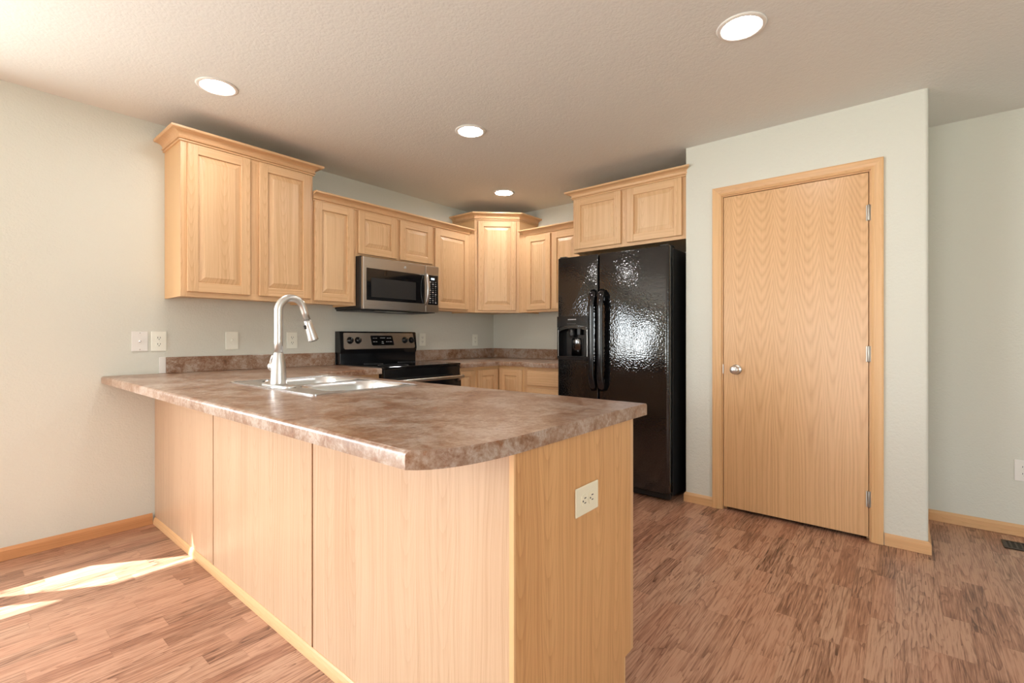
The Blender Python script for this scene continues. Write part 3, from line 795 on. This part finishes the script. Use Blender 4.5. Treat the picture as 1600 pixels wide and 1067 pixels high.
MB().tube(hp, .0115, STEEL, 14, flat=(.7, 1.2)).obj('door_handle', door)
lg = MB(); lg.lathe([(0, 0), (.011, 0), (.011, .0012), (0, .0012)], GREY_MK, Matrix.Translation((.393, -.3952, .356)) @ Matrix.Rotation(PI/2, 4, 'X'), 24)
lg.lathe([(.0085, .0012), (.0085, .0016), (.0095, .0016), (.0095, .0012)], STEEL, Matrix.Translation((.393, -.3952, .356)) @ Matrix.Rotation(PI/2, 4, 'X'), 24)
for k in (-1, 0, 1): lg.box(.393+k*.0045-.001, .393+k*.0045+.001, -.3972, -.3964, .3505, .3615, STEEL)
lg.obj('emblem', door)
c = MB(); c.box(DXR+.003, MWW-.004, -.395, -.361, .005, .400, STEEL, .004, 3); cpn = c.obj('control_panel', MW)
k_ = MB(); k_.box(.628, .742, -.3975, -.3945, .068, .322, GLASS_BLK, .001, 1); kp = k_.obj('keypad', cpn)
MB().box(.664, .702, -.3982, -.3975, .282, .298, LCD).obj('clock_display', kp)
bt = MB()
for r_ in range(11):
    for c_ in range(3):
        x = .647+c_*.030; z = .262-r_*.0175
        bt.box(x, x+.016, -.3981, -.3975, z-.004, z+.004, GREY_DK if (r_*3+c_) % 4 else GREY_MK)
bt.obj('keypad_legend', kp)

# ------------------------------------------------------------------ refrigerator (local frame as on the back wall: x runs to the right)
FR = thing('refrigerator', 'black textured side-by-side refrigerator with ice and water dispenser', 'refrigerator', (-.04, -1.382, 0), RB)
FW = .913; yF = -.735; yB = -.668        # door front / door back
b = MB(); b.box(.004, FW-.004, -.655, -.0, .03, 1.752, BLACK_S, .004, 2); b.box(.02, FW-.02, yB, -.655, .06, 1.74, BLACK_M)
for x in (.08, FW-.08):
    for y in (-.6, -.08): b.lathe([(0, 0), (.02, 0), (.02, .03), (0, .03)], BLACK_M, Matrix.Translation((x, y, 0)), 12)
b.obj('body', FR)
g = MB(); g.box(.01, FW-.01, -.69, -.66, .012, .058, BLACK_S, .004, 2)
for k in range(3): g.box(.04, FW-.04, -.692, -.689, .02+k*.012, .025+k*.012, BLACK_M)
g.obj('toe_grille', FR)
def fdoor(x0, x1, name, rl, rr_):
    z0, z1 = .064, 1.762; pts = []
    def arc(cx, cy, r, a0, a1, n=6):
        for k in range(n+1):
            a = R(a0+(a1-a0)*k/n); pts.append((cx+r*math.cos(a), cy+r*math.sin(a)))
    pts.append((x1, yB-.001)); pts.append((x0, yB-.001))
    arc(x0+rl, yF+rl, rl, 180, 270); arc(x1-rr_, yF+rr_, rr_, 270, 360)
    m = MB().prism(pts, z0, z1, FR_TEX, None, (lambda a, c: near(a.z, c.z) and (a.z > 1.7 or a.z < .1), .008, 3))
    o = m.obj(name, FR); smooth_by_angle(o, 50); return o
fl = fdoor(.0, .3665, 'freezer_door', .018, .012)
frd = fdoor(.3745, FW, 'refrigerator_door', .012, .030)
cut = MB().prism([(.016, .605), (.276, .605), (.276, .802), (.252, .816), (.205, .828), (.146, .832), (.087, .828), (.04, .816), (.016, .802)], -.05, .085, BLACK, Matrix(((1, 0, 0, 0), (0, 0, 1, yF-.02), (0, 1, 0, .372), (0, 0, 0, 1)))).obj('cutter')
cut.matrix_world = Matrix.Translation(FR.location) @ Matrix.Rotation(RB, 4, 'Z')
bpy.context.view_layer.update()
boolean(fl, cut)
cv = MB()   # cavity liner
cv.box(.017, .275, yF+.055, yF+.062, .978, 1.203, BLACK); cv.box(.0165, .0195, yF+.001, yF+.055, .978, 1.172, BLACK); cv.box(.2725, .2755, yF+.001, yF+.055, .978, 1.172, BLACK); cv.box(.017, .275, yF-.012, yF+.055, .974, .985, BLACK, .003, 2)
cv.obj('dispenser_cavity', fl)
dp = MB()
arch = [(.002, .285), (.289, .285), (.289, .196)] + [(.289-.287*t_, .196+.022*math.sin(PI*t_)) for t_ in (.1, .2, .35, .5, .65, .8, .9)] + [(.002, .196)]
dp.prism([(x, z+1.012) for x, z in arch], 0, .006, BLACK, Matrix(((1, 0, 0, 0), (0, 0, -1, yF-.0005), (0, 1, 0, 0), (0, 0, 0, 1))))
dp.box(.002, .016, yF-.006, yF-.0005, .960, 1.208, BLACK, .002, 2); dp.box(.276, .289, yF-.006, yF-.0005, .960, 1.208, BLACK, .002, 2); dp.box(.016, .276, yF-.008, yF-.0005, .955, .978, BLACK, .002, 2)
for x in (.013, .276): dp.box(x, x+.003, yF-.0072, yF-.006, .985, 1.19, STEEL)
lt = dp
for i in range(8): lt.box(.105+i*.0095, .105+i*.0095+.007, yF-.0071, yF-.0065, 1.268, 1.275, GREY_MK)
for i in range(6): lt.box(.10+i*.0135, .10+i*.0135+.006, yF-.0071, yF-.0065, 1.237, 1.240, GREY_DK)
dp.obj('dispenser_panel', fl)
sp = MB(); sp.lathe([(0, 1.13), (.018, 1.13), (.022, 1.15), (.026, 1.2), (0, 1.2)], BLACK_S, Matrix.Translation((.12, yF+.03, 0)), 16)
sp.box(.17, .20, yF+.02, yF+.045, 1.15, 1.2, BLACK_S, .004, 2)
sp.prism([(.10, .99), (.20, .99), (.205, 1.12), (.095, 1.12)], 0, .004, BLACK, Matrix(((1, 0, 0, 0), (0, 0, 1, yF+.050), (0, 1, 0, 0), (0, 0, 0, 1))))
sp.lathe([(0, .988), (.048, .988), (.044, 1.11), (.038, 1.125), (0, 1.125)], DKMETAL, Matrix.Translation((.15, yF+.052, 0)) @ Matrix.Diagonal((1, .5, 1, 1)), 32)
sp.obj('dispenser_spout', fl)
def fhandle(parent, cx):
    pts = []; rad = []
    z0, z1 = .735, 1.488; n = 25
    for k in range(n):
        tt = k/(n-1); z = z0+(z1-z0)*tt; e = min(tt, 1-tt)*(z1-z0)
        off = .012 + .040*min(1, (e/.11))**.7
        pts.append((cx, yF-off, z)); rad.append(.031-.008*min(1, max(0, (e-.04)/.10)) if e > .02 else .020+.011*e/.02)
    m = MB(); m.tube(pts, rad, BLACK, 16, flat=(.62, 1.0))
    for za, zb in ((z0, z0+.10), (z1-.10, z1)): m.box(cx-.020, cx+.020, yF-.018, yF-.0005, za+.012, zb-.012, BLACK, .006, 3)
    return m.obj('door_handle', parent)
fhandle(fl, .337); fhandle(frd, .411)
for x0, x1 in ((.01, .07), (FW-.075, FW-.012)):
    MB().box(x0, x1, -.715, -.60, 1.7625, 1.774, BLACK_S, .004, 2).obj('top_hinge', FR)

# ------------------------------------------------------------------ wall plates
def plate(name, label, cat, loc, rz, mat, kind, horiz=False, group=None):
    t = thing(name, label, cat, loc, rz, group)
    wx, wz = (.079, .120)
    if horiz: wx, wz = wz, wx
    MB().box(-wx/2, wx/2, -.006, -.0008, -wz/2, wz/2, mat, .0025, 3).obj('cover_plate', t)
    ro = Matrix.Rotation(PI/2, 4, 'Y') if horiz else Matrix.Identity(4)
    if kind == 'outlet':
        for s_ in (.0195, -.0195):
            f = MB(); f.prism(rrect(0, 0, .0165, .0145, .008), 0, .0018, mat, ro @ Matrix.Translation((0, -.006, s_)) @ Matrix.Rotation(PI/2, 4, 'X'))
            f.box(-.008, -.0055, -.0084, -.0078, s_-.001, s_+.008, SLOT, M=ro); f.box(.0055, .008, -.0084, -.0078, s_-.0005, s_+.0075, SLOT, M=ro)
            f.lathe([(0, 0), (.0026, 0), (.0026, .0006), (0, .0006)], SLOT, ro @ Matrix.Translation((0, -.0078, s_-.0075)) @ Matrix.Rotation(PI/2, 4, 'X'), 10)
            f.obj('receptacle', t)
        MB().lathe([(0, 0), (.003, 0), (.003, .001), (0, .0014)], mat, Matrix.Translation((0, -.006, 0)) @ Matrix.Rotation(PI/2, 4, 'X'), 12).obj('screw', t)
    elif kind == 'switch':
        MB().box(-.0055, .0055, -.0062, -.0059, -.012, .012, mat).obj('switch_collar', t)
        f = MB(); f.box(-.0045, .0045, -.018, -.003, -.006, .005, mat, .0015, 2, Matrix.Translation((0, -.002, .002)) @ Matrix.Rotation(R(-20), 4, 'X')); f.obj('toggle', t)
    elif kind == 'cable':
        f = MB(); f.lathe([(0, 0), (.006, 0), (.006, .003), (.0045, .003), (.0045, .009), (.002, .009), (0, .008)], CHROME, Matrix.Translation((0, -.006, 0)) @ Matrix.Rotation(PI/2, 4, 'X'), 14); f.obj('cable_jack', t)
        for s_ in (.05, -.05):
            MB().lathe([(0, 0), (.0034, 0), (.0034, .001), (0, .0014)], CHROME, Matrix.Translation((0, -.006, s_)) @ Matrix.Rotation(PI/2, 4, 'X'), 12).obj('screw', t)
    return t
plate('cable_plate', 'white cable jack plate, leftmost plate on the left wall', 'wall plate', (-3.1695, 0, 1.110), 0, PLASTIC_W, 'cable')
plate('wall_outlet', 'ivory duplex outlet right beside the cable jack plate', 'outlet', (-3.075, 0, 1.109), 0, PLASTIC, 'outlet', group='wall outlets')
plate('light_switch', 'ivory toggle light switch on the left wall, left of the faucet', 'switch', (-2.665, 0, 1.111), 0, PLASTIC, 'switch')
plate('wall_outlet', 'ivory duplex outlet behind the faucet, left of the range', 'outlet', (-2.2535, 0, 1.111), 0, PLASTIC, 'outlet', group='wall outlets')
plate('wall_outlet', 'ivory duplex outlet just right of the range backguard', 'outlet', (-1.012, 0, 1.110), 0, PLASTIC, 'outlet', group='wall outlets')
plate('wall_outlet', 'small ivory outlet on the left wall, nearest the back corner', 'outlet', (-.297, 0, 1.103), 0, PLASTIC, 'outlet', group='wall outlets')
plate('wall_outlet', 'almond duplex outlet mounted sideways on the peninsula end panel', 'outlet', (-2.780, -2.8405, .685), 0, PLASTIC_A, 'outlet', True, 'wall outlets')
plate('wall_outlet', 'white outlet low on the wall at the right edge of the photo', 'outlet', (0, -4.049, .375), RB, PLASTIC_W, 'outlet', group='wall outlets')

# ------------------------------------------------------------------ floor register
fv = thing('floor_register', 'dark brown metal floor vent by the right baseboard', 'vent', (-.206, -4.09, 0))
v_ = MB(); v_.box(-.068, .068, -.15, .15, .0005, .0025, BRONZE, .001, 1)
v_.box(-.068, -.05, -.15, .15, .0025, .005, BRONZE, .001, 1); v_.box(.05, .068, -.15, .15, .0025, .005, BRONZE, .001, 1); v_.box(-.05, .05, .132, .15, .0025, .005, BRONZE, .001, 1); v_.box(-.05, .05, -.15, -.132, .0025, .005, BRONZE, .001, 1)
v_.obj('frame', fv)
sl_ = MB(); sl_.box(-.05, .05, -.132, .132, .0026, .0030, BLACK_M)
for k in range(12): sl_.box(-.05, .05, -.128+k*.022, -.120+k*.022, .003, .0046, BRONZE)
sl_.obj('louvers', fv)

# ------------------------------------------------------------------ recessed ceiling lights
def down_light(x, y, label):
    t = thing('recessed_light', label, 'ceiling light', (x, y, H), 0, 'recessed ceiling lights')
    MB().lathe([(.074, -.001), (.0745, -.004), (.082, -.007), (.094, -.005), (.098, -.0008), (.074, -.0008)], TRIM_W, None, 48).obj('trim_ring', t)
    MB().lathe([(0, -.0030), (.060, -.0030), (.0738, -.0024), (.0738, -.001), (0, -.001)], LAMP, None, 40).obj('lens', t)
down_light(-3.011, -.770, 'recessed light above the tall left cabinet, leftmost in the ceiling')
down_light(-1.783, -2.998, 'recessed light nearest the pantry door, at the top right of the photo')
down_light(-1.786, -1.407, 'recessed light in the middle of the kitchen ceiling')
down_light(-.675, -.732, 'recessed light nearest the corner cabinet, farthest away')
